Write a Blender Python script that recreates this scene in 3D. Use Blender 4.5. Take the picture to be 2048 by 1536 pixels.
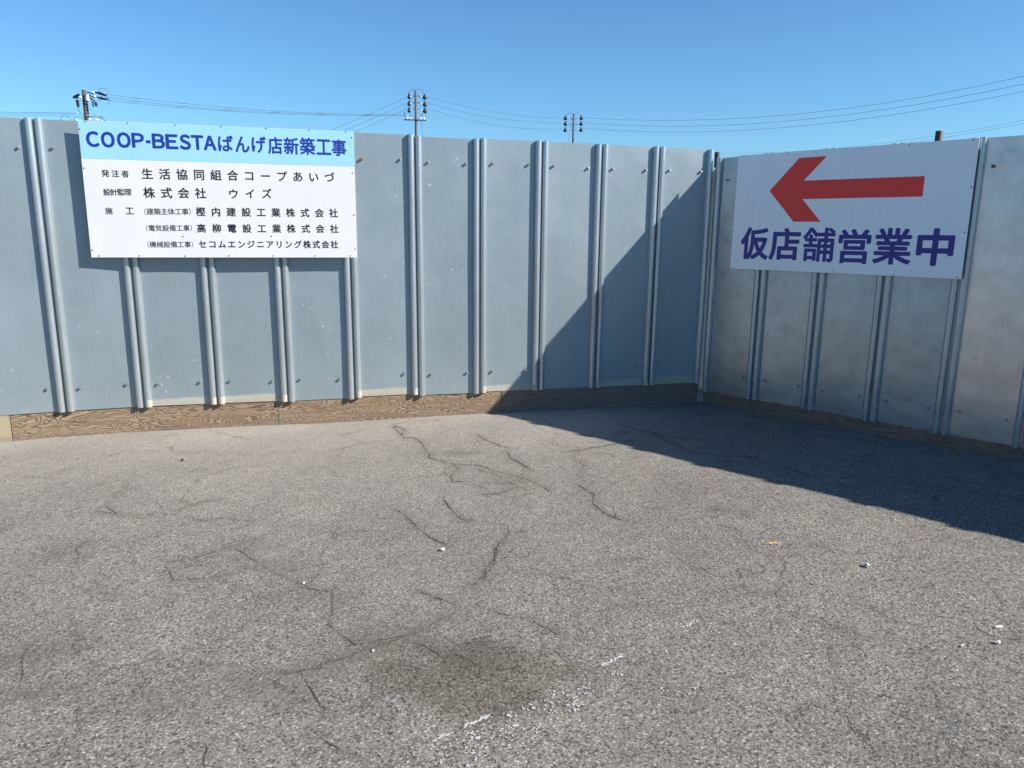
import bpy, bmesh, math, random, json
from mathutils import Vector, Matrix, noise
random.seed(7)
sc = bpy.context.scene
for o in list(bpy.data.objects): bpy.data.objects.remove(o)
# surveyed positions (metres): joints of the two fences, boards, cracks, poles, wires, layout of the print on the signs
D = json.loads(r'''{"cam":{"lens":26.6431,"h":1.5098,"rt":[0.9999,0.0021,0.0102],"up":[-0.0105,0.2087,0.9779],"fw":[0.0,0.9779,-0.2087],"gs":[0.0028,-0.0236]},"J":[[-3.1914,5.2661,0.1503,2.1504],[-2.7122,5.4319,0.1488,1.2319],[-2.2229,5.5662,0.1453,1.2319],[-1.7262,5.6934,0.1417,1.2310],[-1.2365,5.8222,0.1412,1.2302],[-0.7515,5.9580,0.1398,2.1388],[-0.2644,6.0855,0.1366,2.1357],[0.2208,6.2203,0.1350,2.1331],[0.7093,6.3599,0.1300,2.1290],[1.1966,6.4975,0.1280,2.1281],[1.6799,6.6387,0.1199,2.1207]],"R":[[1.6977,6.6259,0.0522,2.0560],[2.0233,6.2598,0.0648,1.1465],[2.3570,5.9024,0.0717,1.1473],[2.6886,5.5390,0.0763,1.1499],[3.0298,5.1833,0.0795,2.0793]],"QL":[-2.9172,5.3051,2.1459,0.2583,-0.0019,0.0003],"QR":[1.8290,6.4395,2.0593,-0.8286,0.0093,-0.0254],"lines":[["発注者",0.1146,-0.3379,0.2853,-0.3382,0.048,1],["生活協同組合コープあいづ",0.3662,-0.3336,1.6591,-0.3252,0.0733,2],["設計監理",0.1144,-0.4626,0.2911,-0.4588,0.0462,1],["株式会社",0.3653,-0.4605,0.7736,-0.457,0.074,2],["ウイズ",0.9269,-0.4565,1.2152,-0.4505,0.0683,2],["施",0.1149,-0.5875,0.1631,-0.5868,0.046,1],["工",0.2417,-0.5862,0.2889,-0.5855,0.0449,1],["（建築主体工事）",0.3619,-0.5881,0.6634,-0.5842,0.0462,0],["樫内建設工業株式会社",0.6963,-0.584,1.6756,-0.5802,0.0638,2],["（電気設備工事）",0.3636,-0.7011,0.6632,-0.6981,0.0445,0],["高柳電設工業株式会社",0.6959,-0.6989,1.6763,-0.6941,0.0619,2],["（機械設備工事）",0.3631,-0.8138,0.6631,-0.8124,0.0449,0],["セコムエンジニアリング株式会社",0.6994,-0.8108,1.6698,-0.8087,0.0575,2]],"head":[["Ｃ",0.04,0.1214,-0.0656,-0.1697],["Ｏ",0.131,0.2167,-0.0656,-0.1702],["Ｏ",0.2292,0.3158,-0.065,-0.1686],["Ｐ",0.3211,0.4006,-0.0662,-0.1645],["-",0.41,0.4391,-0.1117,-0.1324],["Ｂ",0.4487,0.5315,-0.0659,-0.1648],["Ｅ",0.5345,0.6142,-0.0664,-0.1657],["Ｓ",0.6234,0.6967,-0.064,-0.1676],["Ｔ",0.6989,0.7798,-0.0657,-0.1649],["Ａ",0.7781,0.8626,-0.066,-0.1655],["ば",0.8729,0.9737,-0.0601,-0.1695],["ん",0.9864,1.0829,-0.0617,-0.1722],["げ",1.0965,1.1944,-0.0589,-0.1709],["店",1.206,1.3059,-0.0581,-0.1762],["新",1.3138,1.4183,-0.0569,-0.1746],["築",1.4247,1.5318,-0.0546,-0.1749],["工",1.5403,1.6433,-0.0619,-0.1701],["事",1.6467,1.7523,-0.0578,-0.1752]],"band":[[0.0098,-0.2473],[1.8058,-0.2412]],"arrow":[[0.3019,-0.2879],[0.5277,-0.0499],[0.7443,-0.0496],[0.5814,-0.2202],[1.4499,-0.2253],[1.4494,-0.3619],[0.5836,-0.3582],[0.7441,-0.5289],[0.5252,-0.5283]],"rchars":[["仮",0.0809,0.3331,-0.5707,-0.829],["店",0.3391,0.5986,-0.5758,-0.8275],["舗",0.6164,0.8705,-0.5718,-0.8288],["営",0.8972,1.1365,-0.5812,-0.8335],["業",1.156,1.4207,-0.5733,-0.8299],["中",1.4494,1.6887,-0.5737,-0.8288]],"scrL":[[0.0448,-0.0067],[0.3047,-0.0051],[0.603,-0.0054],[0.9004,-0.0029],[1.1995,-0.0022],[1.4933,-0.002],[1.7525,-0.0053],[0.0069,-0.0561],[1.7905,-0.042],[0.0102,-0.3074],[1.7899,-0.2913],[0.0102,-0.8536],[1.7915,-0.5923],[1.7912,-0.841],[0.0482,-0.8928],[0.3042,-0.8925],[0.6026,-0.8939],[0.8979,-0.8918],[1.2013,-0.8915],[1.4988,-0.8912],[1.7555,-0.8909],[0.5993,-0.7577],[1.198,-0.7515]],"scrR":[[0.0391,-0.0084],[0.4349,-0.0089],[0.8835,-0.0085],[1.325,-0.0109],[1.7212,-0.0118],[0.0149,-0.2858],[0.0101,-0.604],[1.7457,-0.31],[1.7393,-0.6017],[0.0253,-0.8976],[0.4183,-0.8969],[0.8764,-0.8983],[1.3197,-0.8998],[1.7279,-0.8989]],"board":[[-3.8161,5.1321],[-3.5467,5.1952],[-1.8062,5.6865],[-0.068,6.1102],[1.6697,6.6526],[1.6865,6.6103],[2.8632,5.4048],[3.4153,4.8368]],"cracks":[[[-0.9229,5.6868],[-0.8386,5.4755],[-0.7757,5.3023],[-0.717,5.3285],[-0.6379,5.1877],[-0.5956,5.0307],[-0.5522,4.9034],[-0.5489,4.8212],[-0.4621,4.7439],[-0.3794,4.6879],[-0.3274,4.5767],[-0.3697,4.4332],[-0.3513,4.3321],[-0.2688,4.3276]],[[-0.4491,4.7247],[-0.3339,4.67],[-0.201,4.6546],[-0.0996,4.5463],[0.0185,4.4432],[0.1014,4.377],[0.2356,4.1559]],[[-0.2194,4.5796],[-0.0866,4.4405],[-0.0024,4.4083]],[[-0.2596,5.4171],[-0.1777,5.2485],[-0.077,5.1127],[-0.0167,5.0476]],[[-0.028,4.982],[-0.0039,4.8162],[0.063,4.6999],[0.1261,4.5523]],[[0.3944,4.2855],[0.4768,4.1015],[0.4522,3.957],[0.4933,3.8232],[0.5529,3.7227],[0.617,3.675]],[[-0.3869,4.0514],[-0.3344,3.884],[-0.2679,3.7295],[-0.1914,3.6334]],[[-0.6394,3.8771],[-0.5474,3.7485],[-0.4639,3.5805],[-0.3893,3.4474],[-0.2901,3.3543]],[[0.0861,3.5461],[-0.0074,3.4992],[-0.0555,3.3694],[-0.068,3.2104],[-0.1099,3.0816],[-0.1067,2.9958],[-0.1464,2.9135]],[[-0.3752,2.8624],[-0.3136,2.8104],[-0.2498,2.7892]],[[0.0586,4.2451],[0.0183,4.2125],[-0.0601,4.1185],[-0.1762,4.0858]],[[-0.9273,5.7145],[-0.8151,5.5813],[-0.8111,5.375]],[[0.0027,3.4336],[-0.0693,3.3249],[-0.0658,3.1753],[-0.1093,3.0147],[-0.1693,2.9083]],[[-0.3948,2.884],[-0.3161,2.8262],[-0.2314,2.7705],[-0.192,2.7071]],[[-0.1604,2.7531],[-0.0895,2.7178],[-0.0117,2.6746],[0.0391,2.6667]],[[-0.1914,2.6982],[-0.2616,2.6274],[-0.3186,2.5439],[-0.4196,2.4644],[-0.5351,2.3745],[-0.6319,2.3039],[-0.6912,2.2764]],[[0.0729,2.6673],[0.1129,2.5998],[0.1601,2.5515],[0.2217,2.505]],[[-0.8646,2.8758],[-0.7874,2.8572],[-0.7201,2.8386],[-0.6852,2.69],[-0.6737,2.5707],[-0.5991,2.4922],[-0.5392,2.4325],[-0.4825,2.4634],[-0.3629,2.5115]],[[-0.6949,2.2632],[-0.6806,2.2375],[-0.6322,2.1637],[-0.5838,2.0826],[-0.5328,2.039]],[[-0.3331,2.4657],[-0.2717,2.4072],[-0.2042,2.3374]],[[-0.21,2.4081],[-0.129,2.3385],[-0.0745,2.2852]],[[-0.5652,1.9468],[-0.5261,1.9089],[-0.4933,1.8944],[-0.4674,1.8653]],[[-1.6881,2.4479],[-1.6823,2.3905],[-1.6721,2.3464],[-1.6253,2.2729],[-1.5941,2.2329],[-1.5797,2.1842]],[[-1.573,2.083],[-1.5541,2.1191],[-1.5234,2.1471]],[[-0.8624,1.9048],[-0.8459,1.8753]],[[-0.9368,2.0396],[-0.9225,1.9981]],[[-1.9694,3.3754],[-2.0166,3.3432],[-2.0144,3.2823],[-1.9576,3.1956],[-1.9033,3.0861]],[[-1.5397,3.1291],[-1.4496,3.1677],[-1.3724,3.2456],[-1.3236,3.3264],[-1.2318,3.2483],[-1.1317,3.1368],[-1.0229,3.0324],[-0.9063,2.9344],[-0.7954,2.8651],[-0.7237,2.8586],[-0.7027,2.769]],[[-1.5316,3.1111],[-1.4777,3.0413],[-1.4259,2.9577],[-1.2529,2.9774],[-1.1906,3.0466]],[[-1.7948,2.8945],[-1.6882,2.8417],[-1.5898,2.813]],[[-2.1896,3.7666],[-2.0264,3.6943],[-1.8919,3.6726]],[[-1.727,3.8031],[-1.6889,3.9114],[-1.5883,3.9415]],[[0.8518,5.7572],[1.1399,5.4246],[1.4471,5.3189]],[[1.0218,5.6025],[1.2584,4.9816],[1.6117,4.9055],[1.8567,4.4894]],[[3.0654,4.9101],[3.1255,4.6818],[3.2053,4.5243]],[[1.4256,2.7723],[1.4754,2.6515]],[[1.7869,2.5084],[1.8501,2.4746]],[[0.3662,4.9561],[0.6597,5.1313],[0.8979,5.3022]]],"smudge":[[-2.1774,4.8835],[-0.416,4.9338]],"oil":[[-0.1376,2.2313],[-0.4536,2.4061],[0.1529,2.2588],[-0.1504,2.4442],[-0.1245,2.0148]],"dirt":[[-0.7079,2.8221],[-1.271,3.3244],[-1.0605,3.1046],[-2.0448,3.2794],[-0.7334,2.8439],[-0.8625,2.1731],[-1.0599,2.0772],[-1.6511,2.3556],[-1.5679,2.1226],[-0.5044,2.4906],[1.1266,3.8501],[-0.006,4.3421],[-0.3143,4.9367]],"paint":[[-0.2111,1.921],[0.8729,2.7546],[0.0193,1.8177],[0.5309,2.3246]],"lit":{"white":[-0.3156,3.2904],"leaf":[1.254,3.381],"crump":[1.5868,3.1333],"butt":[1.8433,2.6039],"crump2":[1.7663,2.4872],"chip":[-0.4757,2.3926],"scrap":[1.6011,6.6285],"twig":[3.1201,5.1114],"scrap2":[-2.1723,5.6261],"debris":[-0.4606,6.0781],"flat":[-0.86,2.9195],"black":[-2.1256,4.6847],"sliv":[1.6288,2.4713],"twig2":[3.2418,4.7631]},"poles":[[-21.787,40.513,7.823],[-8.377,67.482,12.263],[6.113,82.775,12.559]],"wires":[[[-7.592,68.311,11.936],[-5.791,70.212,11.712],[-3.88,72.228,11.57],[-1.851,74.369,11.516],[0.305,76.645,11.561],[2.599,79.066,11.714],[5.042,81.644,11.984]],[[-7.56,68.344,11.412],[-5.758,70.247,11.192],[-3.846,72.264,11.055],[-1.817,74.406,11.007],[0.34,76.682,11.058],[2.634,79.103,11.218],[5.077,81.681,11.496]],[[-7.577,68.327,10.98],[-5.777,70.227,10.668],[-3.866,72.243,10.462],[-1.838,74.383,10.372],[0.317,76.658,10.409],[2.609,79.077,10.585],[5.048,81.651,10.915]],[[-8.922,67.273,11.748],[-10.108,66.817,11.14],[-11.282,66.366,10.547],[-12.445,65.92,9.969],[-13.595,65.478,9.405],[-14.734,65.041,8.856],[-15.861,64.608,8.321]],[[-8.958,67.259,11.272],[-10.141,66.805,10.662],[-11.312,66.355,10.067],[-12.472,65.91,9.487],[-13.619,65.469,8.921],[-14.755,65.033,8.37],[-15.88,64.601,7.832]],[[-8.954,67.261,10.833],[-10.141,66.805,10.218],[-11.316,66.354,9.618],[-12.479,65.907,9.032],[-13.63,65.465,8.461],[-14.77,65.027,7.904],[-15.898,64.594,7.362]],[[6.907,81.309,12.013],[9.716,76.124,11.215],[12.187,71.562,10.591],[14.376,67.521,10.111],[16.328,63.919,9.749],[18.077,60.689,9.486],[19.654,57.778,9.306],[21.082,55.143,9.196],[22.38,52.747,9.144],[23.564,50.561,9.143],[24.648,48.56,9.183],[25.645,46.72,9.26],[26.563,45.026,9.367],[27.411,43.46,9.5],[28.466,41.513,9.665]],[[6.92,81.285,11.513],[9.732,76.094,10.71],[12.205,71.529,10.091],[14.396,67.484,9.624],[16.349,63.88,9.279],[18.1,60.648,9.034],[19.677,57.736,8.873],[21.105,55.101,8.779],[22.403,52.704,8.741],[23.587,50.518,8.749],[24.673,48.515,8.794],[25.67,46.674,8.869],[26.589,44.977,8.968],[27.439,43.407,9.086],[28.496,41.457,9.232]],[[6.933,81.261,10.992],[9.748,76.065,10.199],[12.223,71.495,9.596],[14.416,67.448,9.145],[16.37,63.841,8.818],[18.121,60.608,8.591],[19.699,57.695,8.445],[21.127,55.059,8.366],[22.426,52.662,8.34],[23.611,50.474,8.358],[24.697,48.47,8.409],[25.695,46.628,8.487],[26.615,44.93,8.585],[27.466,43.358,8.698],[28.524,41.406,8.838]],[[6.655,81.773,9.71],[9.542,76.444,8.758],[12.077,71.765,8.042],[14.319,67.627,7.514],[16.314,63.945,7.138],[18.099,60.649,6.885],[19.705,57.685,6.732],[21.156,55.005,6.66],[22.474,52.573,6.652],[23.675,50.356,6.695],[24.774,48.328,6.78],[25.782,46.467,6.895],[26.711,44.752,7.033],[27.569,43.168,7.189],[28.627,41.216,7.38]],[[6.657,81.77,9.635],[9.546,76.437,8.628],[12.083,71.754,7.874],[14.326,67.613,7.323],[16.323,63.928,6.934],[18.109,60.63,6.676],[19.716,57.665,6.524],[21.168,54.985,6.455],[22.485,52.552,6.454],[23.686,50.335,6.505],[24.785,48.307,6.597],[25.793,46.446,6.718],[26.722,44.731,6.862],[27.581,43.147,7.021],[28.638,41.194,7.216]],[[-21.312,41.47,7.784],[-20.709,42.681,7.829],[-20.069,43.968,7.888],[-19.388,45.338,7.961],[-18.661,46.8,8.052],[-17.885,48.361,8.163],[-17.053,50.033,8.296],[-16.161,51.828,8.455],[-15.201,53.758,8.642],[-14.166,55.841,8.863],[-13.046,58.093,9.122],[-11.831,60.536,9.424],[-10.509,63.195,9.775],[-9.065,66.099,10.185]],[[-21.293,41.506,7.644],[-20.692,42.716,7.676],[-20.052,44.002,7.729],[-19.372,45.371,7.804],[-18.645,46.832,7.902],[-17.869,48.393,8.024],[-17.038,50.064,8.172],[-16.147,51.857,8.347],[-15.188,53.785,8.551],[-14.154,55.865,8.785],[-13.036,58.112,9.051],[-11.824,60.55,9.353],[-10.506,63.201,9.693],[-9.066,66.096,10.074]],[[-21.476,41.139,7.49],[-20.87,42.359,7.539],[-20.225,43.655,7.606],[-19.538,45.037,7.691],[-18.805,46.511,7.798],[-18.02,48.088,7.926],[-17.18,49.779,8.079],[-16.277,51.594,8.257],[-15.305,53.55,8.465],[-14.255,55.661,8.704],[-13.118,57.947,8.979],[-11.884,60.43,9.292],[-10.538,63.135,9.649],[-9.067,66.095,10.056]],[[-26.957,39.425,6.591],[-26.19,39.587,6.609],[-25.417,39.75,6.627],[-24.637,39.914,6.645],[-23.851,40.079,6.663],[-23.058,40.246,6.682],[-22.259,40.414,6.7]],[[-26.968,39.423,6.497],[-26.2,39.585,6.523],[-25.425,39.748,6.55],[-24.644,39.912,6.577],[-23.857,40.078,6.604],[-23.063,40.245,6.631],[-22.263,40.413,6.659]],[[-26.98,39.421,6.402],[-26.211,39.582,6.428],[-25.436,39.745,6.455],[-24.655,39.91,6.481],[-23.867,40.076,6.508],[-23.073,40.243,6.535],[-22.272,40.411,6.562]]],"pipe":[[1.7143,6.6713,2.1117],[2.9034,5.4328,2.1497]]}''')
# ---------------------------------------------------------------- camera
CAM = D['cam']
cd = bpy.data.cameras.new('camera'); cam = bpy.data.objects.new('camera', cd); sc.collection.objects.link(cam)
cd.sensor_width = 36; cd.lens = CAM['lens']; cd.clip_start = .05; cd.clip_end = 8000
rt, up, fw = Vector(CAM['rt']), Vector(CAM['up']), Vector(CAM['fw'])
cam.matrix_world = Matrix(((rt.x, up.x, -fw.x, 0), (rt.y, up.y, -fw.y, 0), (rt.z, up.z, -fw.z, CAM['h']), (0, 0, 0, 1)))
sc.camera = cam
# ---------------------------------------------------------------- sky, sun, exposure
SUN_EL, SUN_AZ = math.radians(32.5), math.radians(-16.5)      # azimuth from +X, counter-clockwise
w = bpy.data.worlds.new('World'); sc.world = w; w.use_nodes = True
nt = w.node_tree; bg = nt.nodes['Background']
sky = nt.nodes.new('ShaderNodeTexSky'); sky.sky_type = 'NISHITA'; sky.sun_disc = False
sky.sun_elevation = SUN_EL; sky.sun_rotation = math.pi/2 - SUN_AZ
sky.altitude = 200; sky.air_density = 1.0; sky.dust_density = .35; sky.ozone_density = 2.2
tint = nt.nodes.new('ShaderNodeMix'); tint.data_type = 'RGBA'; tint.blend_type = 'MULTIPLY'; tint.inputs[0].default_value = 1
tint.inputs[7].default_value = (.54, .87, 1.13, 1)      # the camera's cool daylight balance
nt.links.new(sky.outputs[0], tint.inputs[6]); nt.links.new(tint.outputs[2], bg.inputs[0]); bg.inputs[1].default_value = .076
sl = bpy.data.lights.new('sun', 'SUN'); so = bpy.data.objects.new('sun', sl); sc.collection.objects.link(so)
sl.energy = 5.0; sl.angle = math.radians(.5); sl.color = (1, .93, .84)
sd = Vector((math.cos(SUN_EL)*math.cos(SUN_AZ), math.cos(SUN_EL)*math.sin(SUN_AZ), math.sin(SUN_EL)))
so.rotation_euler = sd.to_track_quat('Z', 'Y').to_euler(); so.location = sd*30
sc.view_settings.view_transform = 'Standard'; sc.view_settings.look = 'None'; sc.view_settings.gamma = 1
sc.view_settings.exposure = .9
try: sc.view_settings.use_curve_mapping = False
except Exception: pass
# ---------------------------------------------------------------- materials
class N:
    def __init__(s, name):
        s.m = bpy.data.materials.new(name); s.m.use_nodes = True; s.t = s.m.node_tree; s.b = s.t.nodes['Principled BSDF']
    def n(s, typ, **kw):
        x = s.t.nodes.new(typ)
        for k, v in kw.items():
            if k.startswith('_'): setattr(x, k[1:], v)
            else:
                i = x.inputs[int(k[1:])] if k[0] == 'i' and k[1:].isdigit() else x.inputs[k.replace('__', ' ')]
                if isinstance(v, bpy.types.NodeSocket): s.t.links.new(v, i)
                else: i.default_value = v
        return x
    def math(s, op, a, b=0.0, c=0.0, clamp=False): return s.n('ShaderNodeMath', _operation=op, i0=a, i1=b, i2=c, _use_clamp=clamp).outputs[0]
    def mix(s, f, a, b, mode='MIX'):
        x = s.t.nodes.new('ShaderNodeMix'); x.data_type = 'RGBA'; x.blend_type = mode
        for i, v in ((0, f), (6, a), (7, b)):
            if isinstance(v, bpy.types.NodeSocket): s.t.links.new(v, x.inputs[i])
            else: x.inputs[i].default_value = v if i == 0 else (*v, 1)
        return x.outputs[2]
    def ramp(s, f, stops, interp='LINEAR'):
        x = s.t.nodes.new('ShaderNodeValToRGB'); x.color_ramp.interpolation = interp
        e = x.color_ramp.elements
        while len(e) < len(stops): e.new(.5)
        for k, (p_, c) in zip(e, stops): k.position = p_; k.color = (*c, 1) if hasattr(c, '__len__') else (c, c, c, 1)
        s.t.links.new(f, x.inputs[0]); return x.outputs[0]
    def noise(s, v, sc_, det=3, ro=.55, dist=0): return s.n('ShaderNodeTexNoise', Vector=v, Scale=sc_, Detail=det, Roughness=ro, Distortion=dist)
    def objco(s, off=True):
        c = s.n('ShaderNodeTexCoord').outputs['Object']
        if not off: return c
        r = s.n('ShaderNodeObjectInfo').outputs['Random']
        v = s.n('ShaderNodeVectorMath', _operation='MULTIPLY_ADD', i1=(37.0, 53.0, 71.0), i2=c); s.t.links.new(r, v.inputs[0])
        return v.outputs[0]
    def scale(s, v, k): return s.n('ShaderNodeVectorMath', _operation='MULTIPLY', i0=v, i1=k).outputs[0]
    def bump(s, h, st, d=.01, nrm=None):
        x = s.n('ShaderNodeBump', Height=h, Strength=st, Distance=d)
        if nrm: s.t.links.new(nrm, x.inputs['Normal'])
        return x.outputs[0]
    def out(s, **kw):
        for k, v in kw.items():
            i = s.b.inputs[k.replace('__', ' ')]
            if isinstance(v, bpy.types.NodeSocket): s.t.links.new(v, i)
            else: i.default_value = (*v, 1) if hasattr(v, '__len__') and len(v) == 3 else v
        return s.m

def plain(name, col, rough=.6, metal=0.0, var=.0, vs=30):
    M = N(name)
    if var:
        f = M.noise(M.objco(), vs, 4).outputs[0]
        c = M.mix(M.ramp(f, [(.35, 0.0), (.65, 1.0)]), tuple(x*(1-var) for x in col), tuple(min(1, x*(1+var)) for x in col))
        return M.out(Base__Color=c, Roughness=rough, Metallic=metal)
    return M.out(Base__Color=col, Roughness=rough, Metallic=metal)

def galvanised(name, stain=0.0, mottled=0.0, base=(.238, .295, .328), rough=.38, metal=.32, rust=0.0, low_k=.7, scuff=1.0):
    M = N(name); co = M.objco(); raw = M.objco(False)
    big = M.noise(co, 2.2, 3).outputs[0]; fine = M.noise(M.scale(co, (1, 1, .25)), 60, 3).outputs[0]
    c = M.mix(M.ramp(big, [(.3, 0.0), (.7, 1.0)]), tuple(x*.93 for x in base), tuple(x*1.06 for x in base))
    c = M.mix(M.ramp(fine, [(.35, 0.0), (.7, .12)]), c, tuple(x*1.25 for x in base))
    # pale scuffs and splashes
    sp = M.noise(co, 26, 2, .6).outputs[0]; reg = M.noise(co, 3.1, 2).outputs[0]
    spm = M.math('MULTIPLY', M.ramp(sp, [(.69, 0.0), (.73, 1.0)]), M.ramp(reg, [(.5, 0.0), (.62, .5)]))
    sc1 = M.noise(M.scale(co, (4, 1, 1.6)), 14, 2, .7).outputs[0]
    spm = M.math('MAXIMUM', spm, M.ramp(sc1, [(.74, 0.0), (.79, .35)]))
    c = M.mix(M.math('MULTIPLY', spm, scuff), c, (.66, .70, .70))
    r = M.math('ADD', rough-.05, M.math('MULTIPLY', big, .12)); met = metal
    if mottled:
        v = M.noise(co, 9, 5, .62).outputs[0]; k = M.ramp(v, [(.40, 0.0), (.52, .25), (.60, .35), (.72, 1.0)])
        vo = M.n('ShaderNodeTexVoronoi', Vector=co, Scale=5.5); ring = M.ramp(vo.outputs['Distance'], [(.15, .55), (.21, .75), (.25, 0.0)])
        k = M.math('MAXIMUM', k, M.math('MULTIPLY', ring, M.ramp(M.noise(co, 2.6, 1).outputs[0], [(.52, 0.0), (.58, 1.0)])))
        c = M.mix(M.math('MULTIPLY', k, mottled), c, tuple(x*.52 for x in base))
        r = M.math('ADD', r, M.math('MULTIPLY', k, .03))
    if stain:
        z = M.n('ShaderNodeSeparateXYZ', i0=raw)
        edge = M.math('ADD', M.math('MULTIPLY', M.noise(M.scale(raw, (1, 1, .1)), 5, 3).outputs[0], .035), .034*stain)
        d = M.math('SUBTRACT', edge, z.outputs[2])
        k = M.math('MULTIPLY', d, 120, clamp=True)
        lay = M.noise(M.scale(co, (3, 3, 60)), 1.5, 3).outputs[0]
        cc = M.mix(lay, (.30, .27, .205), (.42, .395, .33))
        if rust:
            ln = M.math('SUBTRACT', 1.0, M.math('MULTIPLY', M.math('ABSOLUTE', M.math('SUBTRACT', z.outputs[2], .014)), 70), clamp=True)
            rr = M.math('MULTIPLY', ln, M.ramp(M.noise(co, 75, 4, .7).outputs[0], [(.46, 0.0), (.54, 1.0)]))
            cc = M.mix(M.math('MULTIPLY', rr, rust), cc, (.42, .24, .05))
        hl = M.math('MULTIPLY', M.math('SUBTRACT', 1.0, M.math('MULTIPLY', M.math('ABSOLUTE', d), 260), clamp=True), .5)
        c = M.mix(M.math('MULTIPLY', k, .88), c, cc); c = M.mix(hl, c, (.48, .48, .45))
        met = M.math('SUBTRACT', metal, M.math('MULTIPLY', k, metal)); r = M.math('ADD', r, M.math('MULTIPLY', k, .4))
    run = M.noise(M.scale(co, (16, 1, .8)), 3, 3, .6).outputs[0]
    c = M.mix(M.math('MULTIPLY', M.ramp(run, [(.5, 0.0), (.75, 1.0)]), .08), c, (.12, .13, .13))
    zl = M.n('ShaderNodeSeparateXYZ', i0=raw).outputs[2]
    low = M.math('MULTIPLY', M.math('SUBTRACT', .42, zl), 2.2, clamp=True)
    c = M.mix(M.math('MULTIPLY', low, M.ramp(M.noise(co, 12, 4, .65).outputs[0], [(.3, .12*low_k), (.75, .55*low_k)])), c, tuple(x*y for x, y in zip(base, (1.35, 1.22, 1.02))))
    b1 = M.bump(M.noise(co, 4, 2).outputs[0], .16, .03)
    b2 = M.bump(M.noise(co, 90, 2).outputs[0], .04, .002, b1) if not mottled else b1
    return M.out(Base__Color=c, Roughness=r, Metallic=met, Normal=b2)

M_CLEAN = galvanised('galvanised_sheet')
M_STAIN = galvanised('galvanised_sheet_cement_stained', stain=1.0)
M_RUST = galvanised('galvanised_sheet_cement_and_rust', stain=1.15, rust=1.0)
M_GREEN = galvanised('galvanised_sheet_mossy_foot', stain=1.4, rust=.35)
M_MOTT = galvanised('galvanised_sheet_mottled', mottled=.5, base=(.37, .41, .44), rough=.33, metal=.93, low_k=.0, scuff=.12)
M_MOTT2 = galvanised('galvanised_sheet_painted_warm_sheen', mottled=.5, base=(.66, .59, .57), rough=.33, metal=.93, low_k=.0, scuff=.12)  # warm pale base stands in for a reflected sheen on these sheets
M_RIB = galvanised('galvanised_rib', base=(.41, .46, .49), rough=.27, metal=.62, low_k=.3)
M_RIBS = galvanised('galvanised_rib_stained', base=(.41, .46, .49), rough=.27, metal=.62, low_k=.3, stain=1.1)
M_BOLT = plain('zinc_bolt', (.36, .37, .37), .4, .6)
M_BOLTR = plain('rusty_bolt', (.22, .12, .07), .7, .3)
M_PIPE = plain('weathered_pipe', (.028, .026, .024), .6, .1, .3, 40)
M_HOLE = plain('bolt_socket', (.05, .05, .05), .6)

def timber(name, light, dark, mode='flame', amt=1.0):
    M = N(name); co = M.objco(); raw = M.objco(False)
    if mode == 'flame':
        f = M.noise(M.scale(co, (1.1, 1.0, 6.5)), 1.9, 2.0, .5, .4).outputs[0]
        zz = M.n('ShaderNodeSeparateXYZ', i0=raw).outputs[2]
        g = M.math('FRACT', M.math('ADD', M.math('MULTIPLY', f, 27.0), M.math('MULTIPLY', zz, 26.0)))
        k = M.ramp(g, [(.0, 1.0), (.30, .9), (.48, .15), (.62, 0.0), (.93, 0.0), (1.0, 1.0)])
    elif mode == 'straight':
        s = M.n('ShaderNodeSeparateXYZ', i0=raw)
        f = M.noise(M.scale(co, (.8, 1.0, 5.0)), 2.2, 3, .55, .3).outputs[0]
        g = M.math('FRACT', M.math('ADD', M.math('MULTIPLY', s.outputs[2], 52.0), M.math('MULTIPLY', f, 9.0)))
        k = M.ramp(g, [(.0, .8), (.25, .3), (.6, 0.0), (.9, .2), (1.0, .8)])
    else:
        f = M.noise(M.scale(co, (1.2, 1, 9)), 2.2, 3, .5, .4).outputs[0]
        k = M.math('MULTIPLY', M.ramp(M.math('FRACT', M.math('MULTIPLY', f, 12.0)), [(.0, .5), (.2, 0.0), (.9, 0.0), (1.0, .5)]), .35)
    fib = M.noise(M.scale(co, (3, 3, 90)), 3, 3).outputs[0]
    c = M.mix(M.math('MULTIPLY', k, amt), light, dark)
    c = M.mix(M.ramp(fib, [(.35, .0), (.7, .35)]), c, tuple(x*.72 for x in light))
    big = M.noise(co, 1.6, 2).outputs[0]; c = M.mix(M.ramp(big, [(.35, 0.0), (.7, .45)]), c, tuple(x*y for x, y in zip(light, (.78, .66, .58))))
    # knots
    vo = M.n('ShaderNodeTexVoronoi', Vector=M.scale(co, (1.0, 0.2, 2.2)), Scale=4.2, Randomness=1.0)
    kn = M.ramp(vo.outputs['Distance'], [(.03, 1.0), (.06, .0)])
    c = M.mix(M.math('MULTIPLY', kn, .9), c, tuple(x*.35 for x in dark))
    # soil splashed up from the asphalt
    z = M.n('ShaderNodeSeparateXYZ', i0=raw).outputs[2]
    so_ = M.math('MULTIPLY', M.math('SUBTRACT', M.math('ADD', -.075, M.math('MULTIPLY', M.noise(raw, 9, 3).outputs[0], .045)), z), 45, clamp=True)
    c = M.mix(M.math('MULTIPLY', so_, .4), c, (.17, .14, .115))
    bp = M.bump(M.math('SUBTRACT', M.math('MULTIPLY', fib, .4), k), .5, .004)
    return M.out(Base__Color=c, Roughness=.82, Normal=bp, Specular__IOR__Level=.2)
M_WOOD = timber('weathered_timber_flame_grain', (.30, .232, .162), (.06, .042, .029))
M_WOODG = timber('grey_timber_straight_grain', (.245, .18, .15), (.065, .05, .042), 'straight', 1.0)
M_WOODN = timber('new_pale_timber', (.33, .28, .19), (.18, .13, .07), 'pale')

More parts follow.
